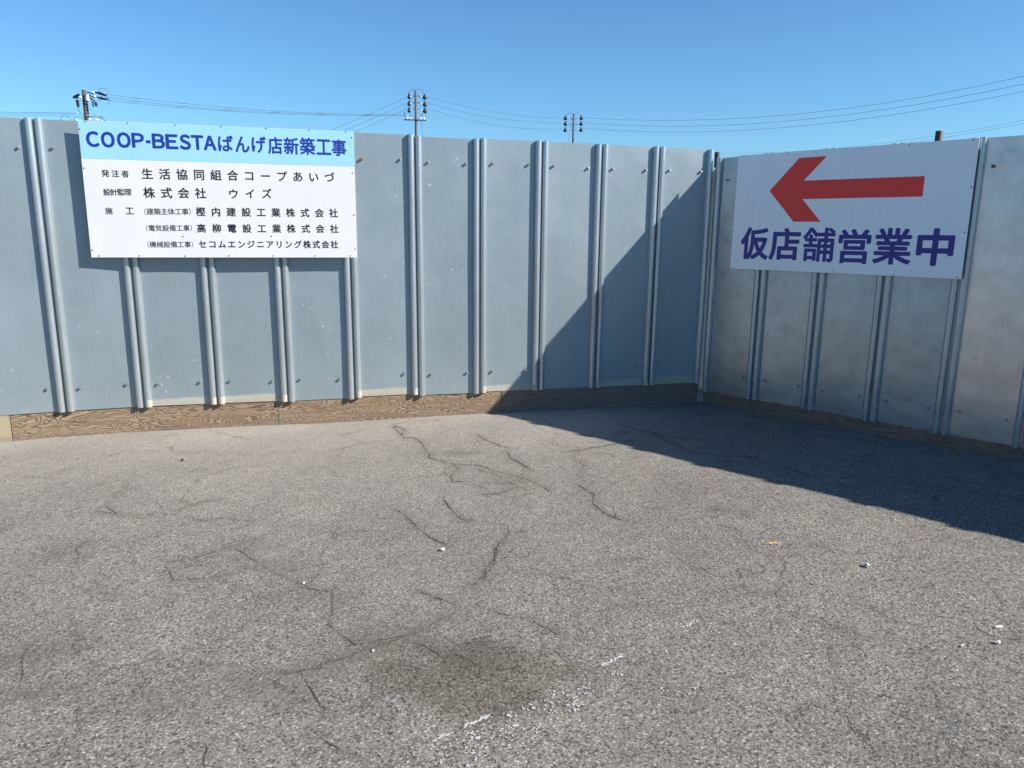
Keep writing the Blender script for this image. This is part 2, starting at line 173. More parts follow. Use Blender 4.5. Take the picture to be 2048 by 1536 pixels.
def asphalt():
    M = N('old_asphalt'); co = M.n('ShaderNodeTexCoord').outputs['Object']
    wob = M.noise(co, 60, 2).outputs[0]
    v1 = M.n('ShaderNodeTexVoronoi', Vector=co, Scale=140.0, Randomness=1.0)
    v2 = M.n('ShaderNodeTexVoronoi', Vector=co, Scale=74.0, Randomness=1.0)
    rnd = M.n('ShaderNodeSeparateColor', i0=v1.outputs['Color']); rnd2 = M.n('ShaderNodeSeparateColor', i0=v2.outputs['Color'])
    c = M.ramp(rnd.outputs[0], [(.0, (.03, .029, .028)), (.13, (.06, .058, .056)), (.2, (.15, .146, .14)), (.45, (.215, .208, .20)), (.78, (.275, .265, .255)), (.93, (.32, .31, .297)), (1.0, (.48, .47, .45))])
    big = M.math('GREATER_THAN', rnd2.outputs[1], .90)
    st = M.math('MULTIPLY', big, M.ramp(v2.outputs['Distance'], [(.30, 1.0), (.46, 0.0)]))
    c2 = M.ramp(rnd2.outputs[0], [(.0, (.09, .088, .086)), (.45, (.22, .21, .20)), (.8, (.36, .35, .33)), (1.0, (.50, .485, .46))])
    c = M.mix(st, c, c2)
    tint = M.ramp(rnd.outputs[2], [(.0, (1.0, 1.0, 1.0)), (.8, (1.0, .99, .96)), (.9, (1.12, 1.02, .9)), (1.0, (.88, .95, 1.05))])
    c = M.mix(1.0, c, tint, 'MULTIPLY')
    # binder between the stones
    gap = M.ramp(v1.outputs['Distance'], [(.36, 0.0), (.62, .75)])
    c = M.mix(gap, c, (.125, .12, .115))
    # broad wear
    n1 = M.noise(co, .9, 4).outputs[0]; n2 = M.noise(co, 3.4, 5, .65).outputs[0]
    c = M.mix(1.0, c, M.ramp(n1, [(.3, (.90, .885, .835)), (.7, (1.12, 1.09, 1.02))]), 'MULTIPLY')
    c = M.mix(1.0, c, M.ramp(n2, [(.3, (.84, .85, .86)), (.7, (1.12, 1.09, 1.06))]), 'MULTIPLY')
    # fine dust at the fence foot with grazing light painted in, soil along the cracks, old oil
    A = lambda n_: M.n('ShaderNodeAttribute', _attribute_name=n_).outputs['Fac']
    nd = M.noise(co, 24, 4, .65).outputs[0]
    c = M.mix(M.math('MULTIPLY', A('dust_and_light'), M.ramp(nd, [(.25, .45), (.75, .95)])), c, (.37, .335, .29))
    c = M.mix(M.math('MULTIPLY', A('soil'), M.ramp(nd, [(.28, .1), (.58, .7)])), c, (.115, .10, .082))
    c = M.mix(1.0, c, M.mix(A('oil'), (1, 1, 1), (.66, .645, .595)), 'MULTIPLY')
    # hairline web between the open cracks
    dn = M.n('ShaderNodeVectorMath', _operation='MULTIPLY_ADD', i0=M.noise(co, 5.5, 5, .65).outputs[1], i1=(.34, .34, .0), i2=co).outputs[0]
    ve = M.n('ShaderNodeTexVoronoi', _feature='DISTANCE_TO_EDGE', Vector=M.scale(dn, (1, 1, 0)), Scale=1.55)
    wv = M.math('MULTIPLY', M.ramp(M.noise(co, 1.1, 2).outputs[0], [(.40, .0), (.54, 1.0)]), M.ramp(M.noise(co, 7, 3).outputs[0], [(.36, .0), (.55, 1.0)]))
    ln = M.math('MULTIPLY', M.ramp(ve.outputs['Distance'], [(.0, 1.0), (.0045, .8), (.008, .0)]), wv)
    bd = M.math('MULTIPLY', M.ramp(ve.outputs['Distance'], [(.0, .55), (.06, .0)]), wv)
    c = M.mix(M.math('MULTIPLY', bd, M.ramp(nd, [(.35, .2), (.6, .8)])), c, (.155, .13, .105))
    c = M.mix(M.math('MULTIPLY', ln, .5), c, (.06, .055, .048))
    h = M.math('ADD', M.math('MULTIPLY', rnd.outputs[1], .5), M.math('SUBTRACT', 1.0, v1.outputs['Distance']))
    h = M.math('ADD', h, M.math('MULTIPLY', st, .8)); h = M.math('SUBTRACT', h, M.math('MULTIPLY', ln, 2.0))
    b1 = M.bump(M.noise(co, 9, 4).outputs[0], .35, .02)
    return M.out(Base__Color=c, Roughness=.88, Normal=M.bump(M.math('SUBTRACT', M.noise(co, 85, 1.5, .5).outputs[0], M.math('MULTIPLY', ln, .8)), .55, .006, b1), Specular__IOR__Level=.14)
M_ASPH = asphalt()
M_CRACK = plain('crack_shadow_grit', (.075, .068, .058), .95, 0, .5, 90)
M_PAINT = plain('worn_road_paint', (.45, .45, .43), .7, 0, .12, 120)

def enamel(name, col, rough=.32, streak=.0):
    M = N(name); co = M.objco()
    f = M.noise(M.scale(co, (1, 1, .3)), 5, 4).outputs[0]
    c = M.mix(M.ramp(f, [(.35, 0.0), (.75, 1.0)]), col, tuple(x*.95 for x in col))
    if streak:
        g = M.noise(M.scale(co, (9, 1, .5)), 4, 3).outputs[0]; c = M.mix(M.ramp(g, [(.55, 0.0), (.75, streak)]), c, tuple(x*.75 for x in col))
    return M.out(Base__Color=c, Roughness=rough, Normal=M.bump(M.noise(co, 3, 2).outputs[0], .05, .02))
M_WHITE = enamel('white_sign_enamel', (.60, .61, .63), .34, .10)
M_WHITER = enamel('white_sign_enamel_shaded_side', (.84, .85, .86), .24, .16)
M_CYAN = enamel('light_blue_sign_band', (.27, .53, .645), .34, .08)
M_NAVY = enamel('blue_lettering', (.008, .03, .27), .35)
M_INK = enamel('black_lettering', (.012, .012, .016), .4)
M_RED = enamel('red_arrow_film', (.84, .03, .014), .38, .06)
M_PURP = enamel('violet_blue_lettering', (.014, .012, .22), .35)
M_BATTEN = plain('batten_timber', (.40, .30, .19), .8, 0, .25, 12)
M_CONC = plain('pole_concrete', (.10, .085, .078), .85, 0, .15, 3)
M_STEELD = plain('dark_fittings', (.018, .02, .03), .5, .2)
M_PORC = plain('white_porcelain', (.80, .80, .78), .2)
M_TANK = plain('grey_tank_paint', (.45, .43, .43), .5)
M_WIRE = plain('black_cable', (.03, .035, .045), .6)
M_PAPER = plain('dirty_white_paper', (.58, .57, .54), .8, 0, .1, 60)
M_LEAF = plain('dry_straw', (.46, .35, .17), .8, 0, .3, 80)
M_FILTER = plain('cigarette_paper', (.80, .79, .76), .7)
M_STONE = plain('loose_chips', (.15, .145, .14), .9, 0, .6, 40)
M_DARKS = plain('dark_lump', (.02, .019, .018), .9)

# ---------------------------------------------------------------- helpers
def link(o, parent=None):
    sc.collection.objects.link(o)
    if parent: o.parent = parent
    return o
def mesh_obj(name, verts, faces, mat, parent=None, smooth=False, midx=None):
    me = bpy.data.meshes.new(name); me.from_pydata(verts, [], faces); me.update()
    for m in (mat if isinstance(mat, (list, tuple)) else [mat]): me.materials.append(m)
    if smooth is True: me.polygons.foreach_set('use_smooth', [True]*len(me.polygons))
    elif smooth: me.polygons.foreach_set('use_smooth', smooth)
    if midx: me.polygons.foreach_set('material_index', midx)
    return link(bpy.data.objects.new(name, me), parent)
class MB:
    def __init__(s): s.v = []; s.f = []; s.sm = []
    def quad(s, a, b, c, d):
        n = len(s.v); s.v += [a, b, c, d]; s.f.append((n, n+1, n+2, n+3)); s.sm.append(False)
    def box(s, x0, x1, y0, y1, z0, z1, M=None):
        n = len(s.v); P = [(x, y, z) for z in (z0, z1) for y in (y0, y1) for x in (x0, x1)]
        s.v += [tuple(M @ Vector(q)) for q in P] if M else P
        for f in ((0, 2, 3, 1), (4, 5, 7, 6), (0, 1, 5, 4), (2, 6, 7, 3), (0, 4, 6, 2), (1, 3, 7, 5)): s.f.append(tuple(n+i for i in f)); s.sm.append(False)
    def tube(s, pts, r, seg=8, caps=True):
        pts = [Vector(p) for p in pts]; rr = r if hasattr(r, '__len__') else [r]*len(pts); n0 = len(s.v)
        for i, p in enumerate(pts):
            d = (pts[min(i+1, len(pts)-1)] - pts[max(i-1, 0)]).normalized()
            a = d.cross(Vector((0, 0, 1)) if abs(d.z) < .95 else Vector((1, 0, 0))).normalized(); b = d.cross(a)
            for k in range(seg):
                t = 2*math.pi*k/seg; s.v.append(tuple(p + a*math.cos(t)*rr[i] + b*math.sin(t)*rr[i]))
        for i in range(len(pts)-1):
            for k in range(seg):
                s.f.append((n0+i*seg+k, n0+i*seg+(k+1) % seg, n0+(i+1)*seg+(k+1) % seg, n0+(i+1)*seg+k)); s.sm.append(True)
        if caps:
            for i, rv in ((0, False), (len(pts)-1, True)):
                n = len(s.v); s.v += [s.v[n0+i*seg+k] for k in range(seg)]
                s.f.append(tuple(range(n, n+seg)) if rv else tuple(range(n+seg-1, n-1, -1))); s.sm.append(False)
    def build(s, name, mat, parent=None):
        return mesh_obj(name, s.v, s.f, mat, parent, s.sm)
def empty(name, loc, label, cat, group=None, rot=(0, 0, 0)):
    o = bpy.data.objects.new(name, None); link(o); o.location = loc; o.rotation_euler = rot; o.empty_display_size = .2
    o['label'] = label; o['category'] = cat
    if group: o['group'] = group
    return o
def tag(o, label, cat, group=None):
    o['label'] = label; o['category'] = cat
    if group: o['group'] = group
    return o
GS = CAM['gs']
def gz(x, y):
    yy = max(-14.0, min(14.0, y-4)); xx = max(-14.0, min(14.0, x))
    near = max(0.0, 1-abs(math.hypot(x, y-3))/12)
    return GS[0]*xx + GS[1]*yy + near*.004*(math.sin(2.1*x+1.3*y+.4)+math.sin(1.3*x-2.4*y+2.0)+.7*math.sin(4.1*x+.6*y)*math.cos(3.3*y)) - .004*near

# ---------------------------------------------------------------- ground
def seg_d(px, py, a, b):
    ax, ay = a; bx, by = b; dx, dy = bx-ax, by-ay; L = dx*dx+dy*dy
    t = max(0, min(1, ((px-ax)*dx+(py-ay)*dy)/L)) if L else 0
    return math.hypot(px-ax-t*dx, py-ay-t*dy)
def axis(lo, hi, st, outer):
    a = [lo+st*i for i in range(int((hi-lo)/st)+1)]
    return sorted([lo-o for o in outer]+a+[a[-1]+o for o in outer])
XS = axis(-4.6, 5.6, .03, [.3, 1, 2.5, 6, 15, 40, 120, 400, 1200, 3500]); YS = axis(1.0, 7.2, .03, [.3, 1, 2.5, 6, 15, 40, 120, 400, 1200, 3500])
gv = [(x, y, gz(x, y)) for y in YS for x in XS]
nx = len(XS); gf = [(j*nx+i, j*nx+i+1, (j+1)*nx+i+1, (j+1)*nx+i) for j in range(len(YS)-1) for i in range(nx-1)]
ground = mesh_obj('ground', gv, gf, M_ASPH, None, True); ground['kind'] = 'structure'
WL = [tuple(p[:2]) for p in D['J']] ; WR = [tuple(p[:2]) for p in D['R']]
def ext(P, Q_, n, L):
    d = Vector((P[0]-Q_[0], P[1]-Q_[1])).normalized()*L
    return [(P[0]+d.x*i, P[1]+d.y*i) for i in range(1, n+1)]
wl = [ext(WL[0], WL[1], 1, 8)[0]]+WL; wr = WR+[ext(WR[-1], WR[-2], 1, 8)[0]]
import numpy as np
gx = np.array([v[0] for v in gv]); gy = np.array([v[1] for v in gv])
def dist_np(poly):
    d = np.full(gx.shape, 1e9)
    for (ax, ay), (bx, by) in zip(poly[:-1], poly[1:]):
        dx, dy = bx-ax, by-ay; L = dx*dx+dy*dy+1e-12
        t = np.clip(((gx-ax)*dx+(gy-ay)*dy)/L, 0, 1); d = np.minimum(d, np.hypot(gx-ax-t*dx, gy-ay-t*dy))
    return d
dw = dist_np(wl)
wob = .5+.25*np.sin(gx*2.3+gy*1.1)+.25*np.sin(gx*5.1-gy*3.7+1)
dust_and_light = np.clip((1.7-gx)/1.3, .12, 1)*np.clip(np.exp(-dw/1.15)*.95*(.65+.5*wob) + .12*np.exp(-dw/2.5), 0, 1)  # dust tone with grazing light painted in, held back in the shaded corner
soil = np.zeros(gx.shape)
for ci, c in enumerate(D['cracks']):
    soil = np.maximum(soil, np.exp(-(dist_np(c)/(.030 if ci != 15 else .06))**2)*(.7 if ci != 15 else 1.0))
for i, (x, y) in enumerate(D['dirt']):
    soil = np.maximum(soil, np.clip(1.25-np.hypot((gx-x)/(.13+.05*(i % 3)), (gy-y)/(.08+.04*(i % 2)))*(1+.25*np.sin(gx*31+i)*np.sin(gy*27)), 0, 1)*.8)
sx, sy = D['smudge'][0]
oc = D['oil'][0]
def blob(cx, cy, rx, ry, soft, k):
    d = np.hypot((gx-cx)/rx, (gy-cy)/ry) + .13*np.sin(gx*17+k)+.10*np.sin(gy*23+gx*9+k) + .06*np.sin(gx*41-gy*37)
    return np.clip((1-d)/soft, 0, 1)
oil = np.maximum.reduce([blob(oc[0]+.02, oc[1]+.0, .35, .27, .26, 0)*.95, blob(oc[0]+.22, oc[1]+.13, .22, .13, .6, 1)*.45, blob(oc[0]-.12, oc[1]+.2, .30, .10, .5, 2)*.55,
    blob(sx, sy, .42, .09, .9, 3)*.30, blob(D['smudge'][1][0], D['smudge'][1][1], .30, .12, .9, 5)*.35])
for nm, arr in (('dust_and_light', dust_and_light), ('soil', soil), ('oil', oil)):
    at = ground.data.attributes.new(nm, 'FLOAT', 'POINT'); at.data.foreach_set('value', arr.astype(np.float32))

# cracks: ragged grooves
cm = MB()
def ragged(poly, w0):
    pts = []
    for (ax, ay), (bx, by) in zip(poly[:-1], poly[1:]):
        L = math.hypot(bx-ax, by-ay); n = max(1, int(L/.011))
        for i in range(n):
            t = i/n; s = .0042
            pts.append((ax+(bx-ax)*t+random.uniform(-s, s), ay+(by-ay)*t+random.uniform(-s, s)))
    pts.append(poly[-1]); wd = []; on = 1.0; W = 1.0
    for i in range(len(pts)):
        W = max(.5, min(1.8, W+random.uniform(-.5, .5))); e = min(1, i/4, (len(pts)-1-i)/4)
        on = max(0.12, min(1.0, on+random.choice((.4, .4, .3, -.5))))
        wd.append(w0*W*max(.12, e)*on)
    for i in range(len(pts)-1):
        a, b = pts[i], pts[i+1]; d = Vector((b[0]-a[0], b[1]-a[1])); n_ = Vector((-d.y, d.x)).normalized()
        if wd[i]+wd[i+1] < .0012: continue
        f = lambda p, s_, w_: (p[0]+n_.x*s_*w_, p[1]+n_.y*s_*w_, gz(*p)+.0022)
        cm.quad(f(a, -.5, wd[i]), f(b, -.5, wd[i+1]), f(b, .5, wd[i+1]), f(a, .5, wd[i]))
for ci, c in enumerate(D['cracks']): ragged(c, (.0030+.0010*max(0, min(3.5, c[0][1]-2.3)))*(.5 if 26 <= ci <= 31 else .7 if ci < 2 else 1))
for k in range(26):      # short hairline branches
    c = random.choice(D['cracks']); p = random.choice(c); a = random.uniform(0, 6.28); L = random.uniform(.05, .22)
    ragged([tuple(p), (p[0]+L*math.cos(a), p[1]+L*math.sin(a)), (p[0]+1.7*L*math.cos(a+.5), p[1]+1.7*L*math.sin(a+.5))], .0026)
o = cm.build('asphalt_cracks', M_CRACK); o['kind'] = 'stuff'; tag(o, 'dark ragged cracks running through the grey asphalt', 'cracks')
# remains of a painted line
pm = MB(); A_, B_, C_, D_ = [Vector(p) for p in D['paint']]
def fleck(x, y, L, W, ang):
    n = random.randint(5, 8); z = gz(x, y)+.003; n0 = len(pm.v); ca, sa = math.cos(ang), math.sin(ang)
    for i in range(n):
        t = 2*math.pi*i/n; r = random.uniform(.55, 1.1); u, v = L*r*math.cos(t), W*r*math.sin(t)
        pm.v.append((x+u*ca-v*sa, y+u*sa+v*ca, z))
    pm.f.append(tuple(range(n0, n0+n))); pm.sm.append(False)
dl = (B_-A_); ang = math.atan2(dl.y, dl.x)
for t0, t1, n in ((.00, .035, 6), (.075, .145, 16), (.49, .56, 12), (.80, .86, 6)):
    for i in range(n):
        t = t0+(t1-t0)*i/n; p = A_+dl*t; fleck(p.x+random.uniform(-.004, .004), p.y+random.uniform(-.004, .004), random.uniform(.006, .014), random.uniform(.003, .006), ang)
nrm_ = Vector((dl.y, -dl.x)).normalized()
for t0, t1, o0, o1, n in ((.03, .20, .02, .15, 150), (.20, .36, .02, .14, 150), (.36, .5, .05, .12, 30), (-.12, .03, .02, .16, 60), (.5, .9, .03, .1, 16), (.2, .75, .1, .3, 20)):
    for i in range(n):
        t = random.uniform(t0, t1); q = random.uniform(o0, o1); p = A_+dl*t+nrm_*q
        k = noise.noise(Vector((p.x*14, p.y*14, 3)))
        if k < -.05 and random.random() < .8: continue
        s = random.choice((.4, .6, .8, .9, 1.3)); fleck(p.x, p.y, .0055*s, .0032*s, ang+random.uniform(-.5, .5))
for x, y in ((-.09, 1.93), (.02, 1.99)): fleck(x, y, .012, .008, ang)
o = pm.build('worn_line_marking', M_PAINT); o['kind'] = 'structure'
# loose chips
gm = MB()
for i in range(900):
    x, y = random.uniform(-3.6, 3.4), random.uniform(1.6, 6.6); r = random.choice((.0015, .002, .002, .003, .0045))
    z = gz(x, y); n0 = len(gm.v)
    gm.v += [(x+r*random.uniform(.6, 1.2)*a, y+r*random.uniform(.6, 1.2)*b, z) for a, b in ((1, 0), (0, 1), (-1, 0), (0, -1))]+[(x, y, z+r*1.1)]
    for a in range(4): gm.f.append((n0+a, n0+(a+1) % 4, n0+4)); gm.sm.append(False)
o = gm.build('loose_grit', M_STONE); o['kind'] = 'stuff'; tag(o, 'tiny loose stone chips scattered over the asphalt', 'grit')

# ---------------------------------------------------------------- fences
H = 2.0; SY = .020
def lathe_rib(x0, sgn, L, s0, slope, W, name, mat, parent):
    """round bead folded forward along the edge of a panel: closed section, extruded"""
    prof = [(.0495, SY-.0015), (.0465, .013)]
    for k in range(13):
        a = math.radians(-28+k*(236/12)); prof.append((.0258+.0225*math.cos(a), .0030-.0195*math.sin(a)))
    prof += [(.0045, SY-.002)]
    v = []; f = []; sm = []; n = len(prof); zs = [-.002, .5, 1.0, 1.5, L+.002]
    wob = random.uniform(-.0015, .0015)
    for j, z in enumerate(zs):
        for (x, y) in prof:
            X = x if sgn > 0 else W-x
            v.append((X, y+(wob if 0 < j < 4 else 0), z+s0+slope*X))
    for j in range(len(zs)-1):
        for i in range(n):
            a, b, c, d = j*n+i, j*n+(i+1) % n, (j+1)*n+(i+1) % n, (j+1)*n+i
            f.append((a, b, c, d) if sgn > 0 else (d, c, b, a)); sm.append(2 <= i <= 13)
    for j, rv in ((0, sgn < 0), (len(zs)-1, sgn > 0)):
        m = len(v); v += [v[j*n+i] for i in range(n)]; r = list(range(m, m+n)); f.append(tuple(r) if rv else tuple(r[::-1])); sm.append(False)
    return mesh_obj(name, v, f, mat, parent, sm)
bolt_mb = MB(); bolt_mb.tube([(0, 0, 0), (0, -.003, 0)], .0120, 10); bolt_mb.tube([(0, -.003, 0), (0, -.014, 0)], .0075, 8); bolt_mb.tube([(0, -.011, 0), (0, -.019, 0)], .0105, 6)
bolt_src = bolt_mb.build('bolt', M_BOLT); bolt_me = bolt_src.data; bpy.data.objects.remove(bolt_src)
bolt_rusty = bolt_me.copy(); bolt_rusty.materials[0] = M_BOLTR
def panel(parent, a, b, za, zb, mat, ribmat, dz=0.0, skip=(), rusty=()):
    ax, ay = a; bx, by = b; W = math.hypot(bx-ax, by-ay); yaw = math.atan2(by-ay, bx-ax)
    o0 = bpy.data.objects.new('panel', None)
    slope = (zb-za)/W; B1 = random.uniform(-.006, .006); B2 = random.uniform(-.003, .003); ph = random.uniform(0, 6)
    NX, NZ = 12, 18; v = []; f = []
    for j in range(NZ+1):
        for i in range(NX+1):
            u = i/NX; x = -.003+(W+.006)*u; z = H*j/NZ
            y = SY + (.0035 if i == NX else 0) + math.sin(math.pi*u)**2*(B1*math.sin(math.pi*j/NZ+.3)+B2*math.sin(3.1*j/NZ*2+ph))
            v.append((x, y, z+slope*x))
    for j in range(NZ):
        for i in range(NX):
            k = j*(NX+1)+i; f.append((k, k+1, k+NX+2, k+NX+1))
    p = mesh_obj('panel', v, f, mat, parent, True)
    p.location = (ax, ay, za+dz); p.rotation_euler = (0, 0, yaw)
    g = .0030
    lathe_rib(0, 1, H, 0, slope, W, 'rib', ribmat, p).location = (g, 0, 0)
    lathe_rib(0, -1, H, 0, slope, W, 'rib', ribmat, p).location = (-g, 0, 0)
    for k, (x, z) in enumerate(((.105, .168), (W-.105, .168), (.105, H-.185), (W-.105, H-.185))):
        if k in skip: continue
        bo = bpy.data.objects.new('bolt', bolt_rusty if k in rusty else bolt_me); link(bo, p)
        bo.location = (x+random.uniform(-.006, .006), SY-.0005, z+random.uniform(-.008, .008)+slope*x); bo.rotation_euler = (random.uniform(-.12, .12), random.uniform(0, 3), random.uniform(-.15, .15))
    return p
J = D['J']; R = D['R']
mid = J[5]; fence1 = empty('steel_fence', (mid[0], mid[1], gz(mid[0], mid[1])), 'long sunlit fence of galvanised steel sheets carrying the notice board, left of corner', 'fence', 'steel sheet hoardings')
fence2 = empty('steel_fence', (R[2][0], R[2][1], gz(R[2][0], R[2][1])), 'shaded mottled steel sheet fence right of the corner, carrying the red arrow sign', 'fence', 'steel sheet hoardings')
bpy.context.view_layer.update()
def pc(world_obj, par):    # keep world placement under a moved empty
    l = par.location; world_obj.location = (world_obj.location[0]-l[0], world_obj.location[1]-l[1], world_obj.location[2]-l[2])
# main fence: two more panels left of the first joint
dJ = Vector((J[0][0]-J[1][0], J[0][1]-J[1][1])).normalized()*.505; rot = Matrix.Rotation(math.radians(3), 2)
left = []
for i in range(1, 6):
    dJ = rot @ dJ if i == 1 else dJ
    q = left[-1] if left else J[0]; left.append([q[0]+dJ.x, q[1]+dJ.y, J[0][2]+.001*i, 0])
jj = left[::-1]+J
mats = {0: (M_CLEAN, M_RIB), 1: (M_STAIN, M_RIBS), 2: (M_RUST, M_RIBS), 3: (M_CLEAN, M_RIB), 4: (M_RUST, M_RIBS), 5: (M_CLEAN, M_RIB), 6: (M_STAIN, M_RIBS), 7: (M_CLEAN, M_RIB), 8: (M_STAIN, M_RIBS), 9: (M_GREEN, M_RIBS)}
offs = {3: -.004, 4: .006, 5: -.005, 6: .001}
for i in range(len(jj)-1):
    k = i-5; a, b = jj[i], jj[i+1]
    m, rm = mats.get(k, (M_CLEAN, M_RIB))
    pc(panel(fence1, a[:2], b[:2], a[2], b[2], m, rm, offs.get(k, 0), skip=(0,) if k == 4 else (), rusty=(2,) if k == 4 else ()), fence1)
# shaded fence, going on past the frame
dR = Vector((R[4][0]-R[3][0], R[4][1]-R[3][1])).normalized()*.492
rr = list(R)
for i in range(1, 11): q = rr[-1]; rr.append([q[0]+dR.x, q[1]+dR.y, q[2]+.003, 0])
for i in range(len(rr)-1):
    a, b = rr[i], rr[i+1]
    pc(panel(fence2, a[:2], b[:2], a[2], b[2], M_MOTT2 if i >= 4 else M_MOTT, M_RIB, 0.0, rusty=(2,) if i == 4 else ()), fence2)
# base boards
def onp(poly, p):      # foot of the perpendicular on the joint line
    best = min(range(len(poly)-1), key=lambda i: seg_d(p[0], p[1], poly[i][:2], poly[i+1][:2]))
    a, b = poly[best], poly[best+1]; t = ((p[0]-a[0])*(b[0]-a[0])+(p[1]-a[1])*(b[1]-a[1]))/((b[0]-a[0])**2+(b[1]-a[1])**2)
    return (a[0]+(b[0]-a[0])*t, a[1]+(b[1]-a[1])*t)
def board(par, a, b, top_a, top_b, mat, off, thick=.045, gap=.0015):
    ax, ay = a; bx, by = b; poly = jj if par is fence1 else rr
    L = math.hypot(bx-ax, by-ay); yaw = math.atan2(by-ay, bx-ax)
    n = 24; v = []; f = []
    cz = (gz(ax, ay)+gz(bx, by))/2
    hz = (top_a+top_b)/2-.11
    for i in range(n+1):
        x = gap+(L-2*gap)*i/n; X, Y = ax+(bx-ax)*i/n, ay+(by-ay)*i/n
        zb = gz(X, Y)-.01-hz; zt = top_a+(top_b-top_a)*i/n-hz
        F = onp(poly, (X, Y)); bow = -(X-F[0])*-math.sin(yaw)-(Y-F[1])*math.cos(yaw)
        c = .0025
        v += [(x, off+bow, zb), (x, off+bow, zt-c), (x, off+bow+c, zt), (x, off+bow+thick, zt), (x, off+bow+thick, zb)]
    for i in range(n):
        for k in range(5):
            p_, q = i*5+k, i*5+(k+1) % 5; f.append((p_, q, q+5, p_+5)[::-1])
    f.append((0, 1, 2, 3, 4)[::-1]); f.append(tuple(n*5+k for k in range(5)))
    o = mesh_obj('base_board', v, f, mat, par); o.location = (ax, ay, hz); o.rotation_euler = (0, 0, yaw); pc(o, par)
    return o
def wall_z(poly, x, y):
    best = min(range(len(poly)-1), key=lambda i: seg_d(x, y, poly[i][:2], poly[i+1][:2]))
    a, b = poly[best], poly[best+1]; t = ((x-a[0])*(b[0]-a[0])+(y-a[1])*(b[1]-a[1]))/((b[0]-a[0])**2+(b[1]-a[1])**2)
    return a[2]+(b[2]-a[2])*max(0, min(1, t))
bw = D['board']; OFF = SY+.006
b_ = [onp(jj, p) for p in bw[:5]]; b_[0] = tuple(jj[1][:2]); b_[4] = (J[10][0]-.002, J[10][1])
for i, (m, of, lab) in enumerate(((M_WOODN, .004, 'pale new timber base board at the left end'), (M_WOOD, .008, None), (M_WOOD, .006, None), (M_WOODG, .002, 'grey weathered base board in the shade by the corner'))):
    a, b = b_[i], b_[i+1]
    o = board(fence1, a, b, wall_z(jj, *a)+.012, wall_z(jj, *b)+.012, m, SY+of)
    if lab: o['label'] = lab
c_ = [(R[0][0], R[0][1]), onp(rr, bw[6]), tuple(rr[8][:2]), tuple(rr[14][:2])]
for i in range(3):
    a, b = c_[i], c_[i+1]
    board(fence2, a, b, wall_z(rr, *a)+.012, wall_z(rr, *b)+.012, M_WOODG, SY+.003)
m = MB(); a, b = J[10], R[0]; ya = math.atan2(J[10][1]-J[9][1], J[10][0]-J[9][0])
P_ = [(a[0]-.05*math.cos(ya)-.026*math.sin(ya), a[1]-.05*math.sin(ya)+.026*math.cos(ya)), (a[0]+.030, a[1]+.040), (b[0]+.075, b[1]-.010)]
for (x0, y0), (x1, y1) in zip(P_[:-1], P_[1:]):
    m.quad((x0-mid[0], y0-mid[1], -.1), (x1-mid[0], y1-mid[1], -.1), (x1-mid[0], y1-mid[1], 2.03), (x0-mid[0], y0-mid[1], 2.03))
    m.quad((x0-mid[0], y0-mid[1]+.002, -.1), (x0-mid[0], y0-mid[1]+.002, 2.03), (x1-mid[0], y1-mid[1]+.002, 2.03), (x1-mid[0], y1-mid[1]+.002, -.1))
m.build('corner_strip', M_GREEN, fence1)
# steel pipes of the supporting frame that rise above the sheets
for par, (x, y, z), r in ((fence1, [D['pipe'][0][0]*1.008, D['pipe'][0][1]*1.008, D['pipe'][0][2]], .022), (fence2, D['pipe'][1], .0235)):
    m = MB(); h = z-gz(x, y)
    m.tube([(0, 0, 0), (0, 0, h-.004), (0, 0, h)], [r, r, r-.002], 16)
    o = m.build('support_pipe', M_PIPE, par); o.location = (x, y, gz(x, y)); pc(o, par)

# ---------------------------------------------------------------- signs
_tc = {}
def glyphs(text, size=1.0):
    c = bpy.data.curves.new('lettering', 'FONT'); c.body = text; c.size = size; c.fill_mode = 'FRONT'; c.resolution_u = 3
    t = bpy.data.objects.new('lettering', c); sc.collection.objects.link(t)
    dg = bpy.context.evaluated_depsgraph_get(); me = bpy.data.meshes.new_from_object(t.evaluated_get(dg))
    v = [tuple(p.co[:2]) for p in me.vertices]; f = [tuple(p.vertices) for p in me.polygons]
    bpy.data.objects.remove(t); bpy.data.curves.remove(c); bpy.data.meshes.remove(me)
    return v, f
def glyph(ch):
    if ch not in _tc: _tc[ch] = glyphs(ch)
    return _tc[ch]
def smear(v, f, rad, ox, oz, sx, sz, y0, out, n=8):
    """thicken a glyph into a rounded bold: copies laid in a ring, each a hair above the last"""
    steps = [(0, 0)]+([(rad*math.cos(2*math.pi*i/n), rad*math.sin(2*math.pi*i/n)) for i in range(n)] if rad else [])
    for i, (dx, dz) in enumerate(steps):
        m = len(out[0]); out[0].extend([(ox+x*sx+dx, y0-.00005*i, oz+z*sz+dz) for x, z in v]); out[1].extend([tuple(m+q for q in p) for p in f])
def bounds(v): xs = [a for a, b in v]; zs = [b for a, b in v]; return min(xs), max(xs), min(zs), max(zs)
def sign_frame(q, name, label, cat):
    yaw, roll, pit = q[3:6]; t = Vector((math.cos(yaw), math.sin(yaw), 0)); n_ = Vector((t.y, -t.x, 0)); z = Vector((0, 0, 1))
    t2 = t*math.cos(roll)+z*math.sin(roll); z2 = z*math.cos(roll)-t*math.sin(roll); z3 = z2*math.cos(pit)+n_*math.sin(pit); y3 = z3.cross(t2)
    o = empty(name, q[:3], label, cat)
    o.matrix_world = Matrix(((t2.x, y3.x, z3.x, q[0]), (t2.y, y3.y, z3.y, q[1]), (t2.z, y3.z, z3.z, q[2]), (0, 0, 0, 1)))
    return o      # local x right, -y towards the viewer, z up; origin = top-left corner of the face
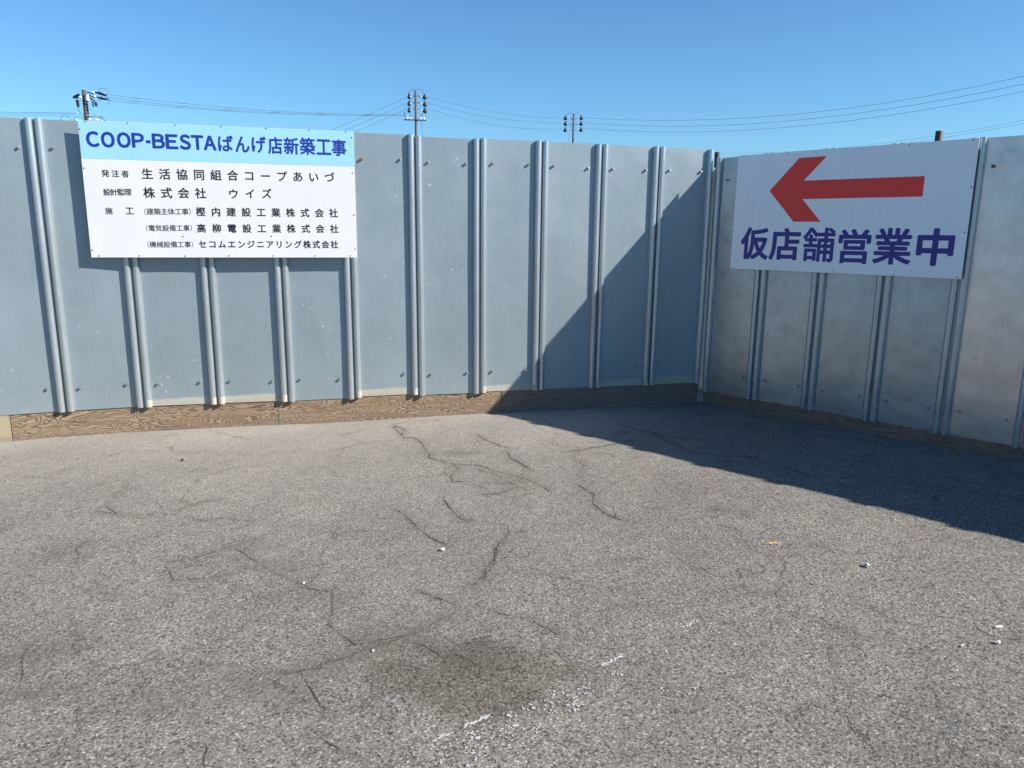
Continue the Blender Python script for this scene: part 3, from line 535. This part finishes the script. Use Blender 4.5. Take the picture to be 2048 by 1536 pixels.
def slab(name, x0, x1, z0, z1, y0, y1, mat, par, nx_=1, bev=.0008):
    m = MB(); m.box(x0, x1, y0, y1, z0, z1); o = m.build(name, mat, par); return o
screw_mb = MB(); screw_mb.tube([(0, 0, 0), (0, -.0025, 0)], [.0045, .0032], 8); screw_src = screw_mb.build('screw', M_STEELD); screw_me = screw_src.data; bpy.data.objects.remove(screw_src)
def screws(par, pts):
    for x, z in pts:
        s = bpy.data.objects.new('screw', screw_me); link(s, par); s.location = (x, -.0004, z)
# left: construction notice
S1 = sign_frame(D['QL'], 'construction_sign', 'wide white notice board with light blue heading band and black Japanese text', 'sign')
W1, H1 = 1.807, .9035; bz = -.245
slab('board', 0, W1, -H1, 0, 0.0002, .004, M_WHITE, S1)
slab('heading_band', .0015, W1-.0015, bz, -.0015, -.0004, .0001, M_CYAN, S1)
for ch, l, r_, t, b in D['head']:
    out = ([], [])
    if ch == '-':
        n0 = len(out[0]); out[0].extend([(l, -.0006, b), (r_, -.0006, b), (r_, -.0006, t), (l, -.0006, t)]); out[1].append((n0, n0+1, n0+2, n0+3)); mesh_obj('character', out[0], out[1], M_NAVY, S1); continue
    v, f = glyph(ch); bx0, bx1, bz0, bz1 = bounds(v); lat = ord(ch) > 0xFF00
    rad = .0048 if lat else .0030
    sx_, sz_ = (r_-l-2*rad)/(bx1-bx0), (t-b-2*rad)/(bz1-bz0)
    smear(v, f, rad, l+rad-bx0*sx_, b+rad-bz0*sz_, sx_, sz_, -.0006, out, 10 if lat else 8)
    mesh_obj('character', out[0], out[1], M_NAVY, S1)
for text, x0, z0, x1, z1, hh, wt in D['lines']:
    gl = [glyph(c) for c in text]; n = len(text)
    out = ([], [])
    # em size from a full-height character of the line
    hs = [bounds(v)[3]-bounds(v)[2] for v, f in gl]; hm = max(hs)
    rad = (.0005, .0009, .0016)[wt]
    em = (hh-2*rad)/hm
    lb, rb = bounds(gl[0][0]), bounds(gl[-1][0])
    if n > 1:
        exl = em*(.96 if n > 12 else 1.0)
        first = x0+rad-lb[0]*exl; last = x1-rad-rb[1]*exl; pitch = (last-first)/(n-1)
    else: exl = em; first = x0+rad-lb[0]*em; pitch = 0
    cz = sum((bounds(v)[2]+bounds(v)[3])/2 for v, f in gl if bounds(v)[3]-bounds(v)[2] > .8*hm)/max(1, sum(1 for h_ in hs if h_ > .8*hm))
    for i, (v, f) in enumerate(gl):
        zc = z0+(z1-z0)*(i/max(1, n-1)); out = ([], [])
        if text[i] in '（）': smear(v, f, 0, first+pitch*i, zc-cz*em, exl, em, -.0004, out)
        else: smear(v, f, rad, first+pitch*i, zc-cz*em, exl, em, -.0004, out, 6)
        mesh_obj('character', out[0], out[1], M_INK, S1)
screws(S1, D['scrL'])
for z in (-.10, -.80): slab('batten', .03, W1-.03, z-.02, z+.02, .0042, .030, M_BATTEN, S1)
# right: arrow sign
S2 = sign_frame(D['QR'], 'direction_sign', 'white board with big red arrow pointing left over violet Japanese letters', 'sign')
W2, H2 = 1.757, .909
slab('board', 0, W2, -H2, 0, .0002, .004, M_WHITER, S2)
ar = [Vector((x, 0, z)) for x, z in D['arrow']]
av = [(p.x, -.0004, p.z) for p in ar]
# tip, top-left, top-right, inner top, shaft top right, shaft bottom right, inner bottom, bottom right, bottom left
mesh_obj('arrow', av, [(0, 3, 2, 1), (0, 6, 3), (3, 6, 5, 4), (0, 8, 7, 6)], M_RED, S2)
for ch, l, r_, t, b in D['rchars']:
    out = ([], [])
    v, f = glyph(ch); bx0, bx1, bz0, bz1 = bounds(v); rad = {'中': .0088, '仮': .0080, '店': .0076, '舗': .0052, '営': .0068, '業': .0066}[ch]
    sx_, sz_ = (r_-l-2*rad)/(bx1-bx0), (t-b-2*rad)/(bz1-bz0)
    smear(v, f, rad, l+rad-bx0*sx_, b+rad-bz0*sz_, sx_, sz_, -.0004, out, 14)
    mesh_obj('character', out[0], out[1], M_PURP, S2)
screws(S2, D['scrR'])
for z in (-.08, -.83): slab('batten', .04, W2-.04, z-.02, z+.02, .0042, .010, M_BATTEN, S2)

# ---------------------------------------------------------------- utility poles and lines
def pole(i, rbot, rtop, label):
    x, y, z = D['poles'][i]; g = gz(x, y); o = empty('utility_pole', (x, y, g), label, 'utility pole', 'utility poles behind the fence')
    m = MB(); h = z-g; m.tube([(0, 0, 0), (0, 0, h*.5), (0, 0, h-.02), (0, 0, h)], [rbot, (rbot+rtop)/2, rtop, rtop*.9], 14); m.build('shaft', M_CONC, o)
    b = MB()
    for k in range(14):
        zz = h-.5-k*.42; s = 1 if k % 2 else -1; b.tube([(s*.05, 0, zz), (s*(rtop+.13), 0, zz)], .008, 5)
    b.build('step_bolts', M_STEELD, o)['kind'] = 'stuff'; return o, h
def strain(o, side, h, dz, px, drop, r, droop=-.08, flip=0):
    """dead-end insulator with clamp and jumper on one side of a pole"""
    a = (side*r, 0, h-dz); m = MB(); e = (side*px, 0, h-dz-drop)
    A = Vector(a); E = Vector(e); d = (E-A)
    m.tube([A, A+d*.35], .018, 5); m.tube([A+d*.58, A+d*.70, A+d*.88, E], [.06, .16, .15, .04], 8)
    up_ = A+d*.80; m.tube([up_, up_+Vector((side*-.04, 0, .30))], [.11, .08], 7)
    m.build('strain_clamp', M_STEELD, o)
    w_ = MB(); w_.tube([A+d*.36, A+d*.58], [.035, .04], 8); w_.build('insulator', M_PORC, o)
    j = MB(); P = up_+Vector((side*-.04, 0, .30)); Q_ = Vector((0, 0, h-dz+.42)); pts = []
    for k in range(9):
        t = k/8; pts.append(P.lerp(Q_, t)+Vector((0, 0, .30*math.sin(math.pi*t)*(1.2-t))))
    j.tube(pts, .014, 5, False); j.build('jumper', M_WIRE, o)
p1, h1 = pole(1, .15, .095, 'tall concrete utility pole with three tiers of insulators, above the middle of the fence')
p1.rotation_euler = (0, 0, math.radians(7))
for dz, dr in ((.38, .22), (.95, .22), (1.45, .26)):
    strain(p1, 1, h1, dz, .95, dr, .10); strain(p1, -1, h1, dz, .68, dr, .10)
m = MB(); m.box(-1.0, .85, -.15, -.07, h1-2.42, h1-2.33); m.build('crossarm', M_STEELD, p1)
for x in (-.72, -.42, .42, .68):
    q = MB(); q.tube([(x, -.11, h1-2.33), (x, -.11, h1-2.2), (x, -.11, h1-2.14)], [.05, .075, .03], 8); q.build('insulator', M_PORC, p1)
for x0, z0, x1, z1 in ((-.95, 1.90, -.90, 2.20), (-.48, 1.95, -.32, 2.15), (.40, 2.05, .55, 1.88), (-.98, 1.80, -.84, 1.84)):
    q = MB(); q.tube([(x0, -.12, h1-z0), (x1, -.12, h1-z1)], .035, 6); q.build('cutout_fuse', M_STEELD, p1)
q = MB(); q.tube([(-.62, -.1, h1-1.0), (-.92, -.12, h1-1.5), (-.95, -.12, h1-1.9), (-.9, -.12, h1-2.3)], .008, 4, False); q.tube([(.9, -.1, h1-.9), (.86, -.12, h1-2.1)], .008, 4, False)
q.tube([(.42, -.1, h1-2.4), (.70, -.1, h1-4.6), (.75, -.1, 0)], .010, 4, False); q.build('ground_wire', M_WIRE, p1)
p2, h2 = pole(2, .15, .095, 'farther concrete utility pole with small black insulators, nearest the fence corner')
p2.rotation_euler = (0, 0, math.radians(-2))
for dz in (.42, .98, 1.60):
    strain(p2, 1, h2, dz, 1.0, .02, .10); strain(p2, -1, h2, dz, 1.05, .05, .10)
q = MB(); q.box(.05, .75, -.05, .05, h2-3.12, h2-3.05); q.box(-.13, .13, -.16, -.1, h2-3.2, h2-2.95); q.build('bracket', M_STEELD, p2)
q = MB(); q.tube([(-.28, -.1, h2-.5), (-.28, -.1, h2-1.3), (-.75, -.1, h2-4.4), (-.8, -.1, 0)], .009, 4, False); q.build('ground_wire', M_WIRE, p2)
p0, h0 = pole(0, .155, .11, 'concrete utility pole with grey tank, cables and lamp, above the left of the blue sign')
U = .0318   # metres per photo pixel at this pole
def q0(px, py, y=-.16): return ((px-168.5)*U, y, h0-(py-180)*U)
m = MB(); m.tube([(0, -.02, h0-.62), (.12, -.14, h0-.62)], .05, 6); m.tube([q0(175.5, 188), q0(175.5, 197)], [.11, .13], 12); m.build('lightning_arrester', M_TANK, p0)
m = MB(); m.tube([q0(153, 192.5), q0(156, 191), q0(163, 187.5)], [.05, .075, .06], 8); m.build('lamp_head', M_STEELD, p0)
for a, b, r in (((159, 196), (159.5, 206), .085), ((188, 199), (188.5, 205), .075), ((183, 198), (183.5, 206), .04)):
    m = MB(); m.tube([q0(*a), q0(*b)], [r, r*.8], 8); m.build('cutout_fuse', M_STEELD, p0)
m = MB(); m.tube([q0(176, 184), q0(184, 186), q0(186, 186.5)], .03, 5); m.tube([q0(178, 188), q0(186, 192)], .03, 5); m.tube([q0(178, 191), q0(187, 198)], .035, 5); m.tube([q0(188, 184), q0(196, 185.5), q0(206, 188.5)], [.03, .075, .03], 7); m.tube([q0(190, 191), q0(198, 193), q0(208, 194.4)], [.03, .06, .03], 7)
m.tube([q0(162, 187), q0(158, 195)], .03, 5); m.build('strain_clamp', M_STEELD, p0)
for a in ((186, 184), (188, 190), (165, 191), (176, 224.5), (187, 225), (190, 226), (155, 226), (162, 230.5)):
    m = MB(); c = q0(*a, y=-.2); m.tube([(c[0]-.055, c[1], c[2]), (c[0], c[1], c[2]-.02), (c[0]+.055, c[1], c[2]-.03)], [.03, .065, .03], 8); m.build('insulator', M_PORC, p0)
for cx, cy, rx, ry in ((201.5, 183, 8, 5.5), (202, 196, 8, 7), (137, 226, 8, 6.3), (158, 225, 8, 4)):
    m = MB(); pts = []
    for k in range(17):
        t = math.radians(-60+k*17); pts.append(q0(cx+rx*math.cos(t), cy-ry*math.sin(t)))
    m.tube(pts, .010, 4, False); m.build('cable_loop', M_WIRE, p0)
m = MB(); m.tube([q0(159, 206), q0(160, 213), q0(165, 218.5), q0(172, 220.3), q0(185, 220.5), q0(194, 222), q0(200, 229), q0(199, 236), q0(195, 239.5)], .014, 4, False); m.tube([q0(192, 220), q0(198, 223), q0(201, 230), q0(199, 237)], .014, 4, False); m.build('cable_loop', M_WIRE, p0)
m = MB(); m.box(.28, .95, -.45, -.12, h0-2.9, h0-1.5); m.tube([(.36, -.5, h0-1.78), (.9, -.5, h0-1.7)], .05, 6); m.build('switch_tank', M_TANK, p0)
for a in ((179, 235.5), (194, 237)):
    m = MB(); c = q0(*a, y=-.52); m.tube([(c[0], c[1]-.06, c[2]+.05), (c[0], c[1], c[2])], [.05, .085], 8); m.build('insulator', M_PORC, p0)
for zz in (.30, .52, .66, .80, .95, 1.12, 1.3, 1.62): m = MB(); m.tube([(0, 0, h0-zz-.03), (0, 0, h0-zz)], .128, 12); m.build('band', M_STEELD, p0)
m = MB(); m.box(-.05, .35, -.35, -.08, h0-1.98, h0-1.52); m.build('bracket', M_STEELD, p0)
names = (['overhead wire between the middle pole and the farther pole']*3+['overhead wire dropping left from the middle pole to the sign']*3+['overhead wire sagging right from the farther pole to the edge']*3+
         ['low thin cable from the farther pole just above the arrow sign']*2+['thin bundled cable between the left pole and the middle pole']*3+['thin cable running off left from the left pole']*3)
pos = ['uppermost ', 'middle ', 'lowest ']*3+['upper ', 'lower ']+['uppermost ', 'middle ', 'lowest ']*2
for i, pts in enumerate(D['wires']):
    if 3 <= i < 11 or i >= 14:      # lines run on towards poles outside the view
        a, b = Vector(pts[-2]), Vector(pts[-1])
        if i >= 14: a, b = Vector(pts[1]), Vector(pts[0])
        d = (b-a).normalized(); e_ = [tuple(b+d*k+Vector((0, 0, .004*k*k if i < 6 else 0))) for k in (8, 18, 32, 50)]
        pts = pts+e_ if i < 14 else (e_[::-1]+pts if (Vector(pts[0])-Vector(D['poles'][0])).length > 5 else pts)
    m = MB(); c = Vector(pts[0]); r = (.0105, .0105, .0105, .010, .010, .010, .0095, .0095, .0095, .006, .006, .008, .008, .008, .008, .008, .008)[i]
    m.tube([Vector(p)-c for p in pts], r, 5)
    if 11 <= i < 14:
        for k in range(1, len(pts)-2, 2): a, b = Vector(pts[k])-c, Vector(pts[k+1])-c; m.tube([a.lerp(b, .2), a.lerp(b, .55)], .014, 5)
    o = m.build('overhead_wire', M_WIRE); o.location = c; tag(o, pos[i]+names[i], 'wire', 'overhead wires')

# ---------------------------------------------------------------- litter
def at(name): x, y = D['lit'][name]; return x, y, gz(x, y)
def crumple(name, key, r, mat, label, cat, seed, flat=.55):
    x, y, z = at(key); random.seed(seed); bm = bmesh.new(); bmesh.ops.create_icosphere(bm, subdivisions=2, radius=1)
    for v in bm.verts:
        k = 1+.45*noise.noise(v.co*2.1+Vector((seed, 0, 0)))+.2*noise.noise(v.co*5+Vector((0, seed, 0))); v.co = Vector((v.co.x*k*r, v.co.y*k*r*.7, v.co.z*k*r*flat))
    mz = min(v.co.z for v in bm.verts)
    for v in bm.verts: v.co.z -= mz
    me = bpy.data.meshes.new(name); bm.to_mesh(me); bm.free(); me.materials.append(mat)
    o = link(bpy.data.objects.new(name, me)); o.location = (x, y, z+.002); o.rotation_euler = (0, 0, random.uniform(0, 3)); return tag(o, label, cat)
crumple('paper_scrap', 'white', .012, M_PAPER, 'small crumpled white scrap on the middle of the sunlit asphalt', 'litter', 3)
crumple('paper_scrap', 'crump', .015, M_PAPER, 'crumpled white tissue bit on open asphalt below the shadow edge', 'litter', 5)
crumple('paper_scrap', 'crump2', .011, M_PAPER, 'white crumb just below the cigarette butt at the right', 'litter', 8)
crumple('paper_scrap', 'flat', .009, M_PAPER, 'flat pale chip lying in a crack on the left asphalt', 'litter', 9, .25)
crumple('paper_scrap', 'chip', .007, M_PAPER, 'tiny white chip above the oil stain beside the crack', 'litter', 11, .3)
crumple('dirt_lump', 'black', .012, M_DARKS, 'small black lump on the asphalt below the long notice board', 'debris', 12)
crumple('dirt_lump', 'debris', .020, M_PAPER, 'pale broken bit against the foot of the flame grained board', 'debris', 14, .4)
def strip(name, key, L, W, ang, mat, label, cat, curl=.004):
    x, y, z = at(key); m = MB(); ca, sa = math.cos(ang), math.sin(ang); P = []
    for k in range(6):
        t = k/5-.5; h = .004+curl*(2*t)**2*random.uniform(.6, 1.2); P.append((t*L*ca, t*L*sa, h))
    for k in range(5):
        a, b = P[k], P[k+1]; wv = (-sa*W/2, ca*W/2)
        m.quad((a[0]-wv[0], a[1]-wv[1], a[2]), (b[0]-wv[0], b[1]-wv[1], b[2]), (b[0]+wv[0], b[1]+wv[1], b[2]), (a[0]+wv[0], a[1]+wv[1], a[2]))
        m.quad((a[0]-wv[0], a[1]-wv[1], a[2]-.001), (a[0]+wv[0], a[1]+wv[1], a[2]-.001), (b[0]+wv[0], b[1]+wv[1], b[2]-.001), (b[0]-wv[0], b[1]-wv[1], b[2]-.001))
    o = m.build(name, mat); o.location = (x, y, z); return tag(o, label, cat)
strip('paper_scrap', 'scrap', .035, .016, .2, M_PAPER, 'white paper sliver in the dark corner at the board foot', 'litter', .006)
strip('paper_scrap', 'scrap2', .04, .012, .25, M_PAPER, 'thin white strip against the long brown board, left side', 'litter', .002)
strip('paper_scrap', 'sliv', .022, .006, .6, M_PAPER, 'narrow pale sliver left of the cigarette butt', 'litter', .002)
strip('wood_splinter', 'twig', .09, .010, -.5, M_LEAF, 'pale curved splinter at the foot of the shaded fence', 'debris', .010)
strip('wood_splinter', 'twig2', .06, .007, -.4, M_LEAF, 'short pale splinter in the shade near the right edge', 'debris', .006)
x, y, z = at('butt'); m = MB(); m.tube([(-.014, 0, .0045), (.008, .002, .0045)], .0040, 10); o = m.build('paper_tube', M_FILTER)
cg = empty('cigarette_butt', (x, y, z), 'white cigarette butt lying on the asphalt near the right edge', 'litter'); o.parent = cg
m = MB(); m.tube([(.008, .002, .0045), (.014, .0025, .0042)], [.0041, .0036], 10); m.build('burnt_tip', M_FILTER, cg)
x, y, z = at('leaf'); lf = empty('dry_leaf', (x, y, z), 'shredded tan dry leaf on the sunlit asphalt, right of centre', 'leaf')
random.seed(21); m = MB(); m.tube([(-.045, -.01, .004), (-.01, .0, .007), (.03, .006, .005)], .0016, 5); m.build('stalk', M_LEAF, lf)
m = MB()
for k in range(9):
    a = random.uniform(-.3, .5)+(math.pi if k % 2 else 0); bx_ = random.uniform(-.03, .03); L = random.uniform(.014, .03); w_ = random.uniform(.003, .006)
    m.quad((bx_, -w_, .005), (bx_+L*math.cos(a), L*math.sin(a)-w_*.4, .003+random.uniform(0, .008)), (bx_+L*1.1*math.cos(a), L*1.1*math.sin(a)+w_*.4, .004+random.uniform(0, .007)), (bx_, w_, .006))
m.build('blade', M_LEAF, lf)
for o in list(bpy.data.objects):
    if o.users == 0: bpy.data.objects.remove(o)
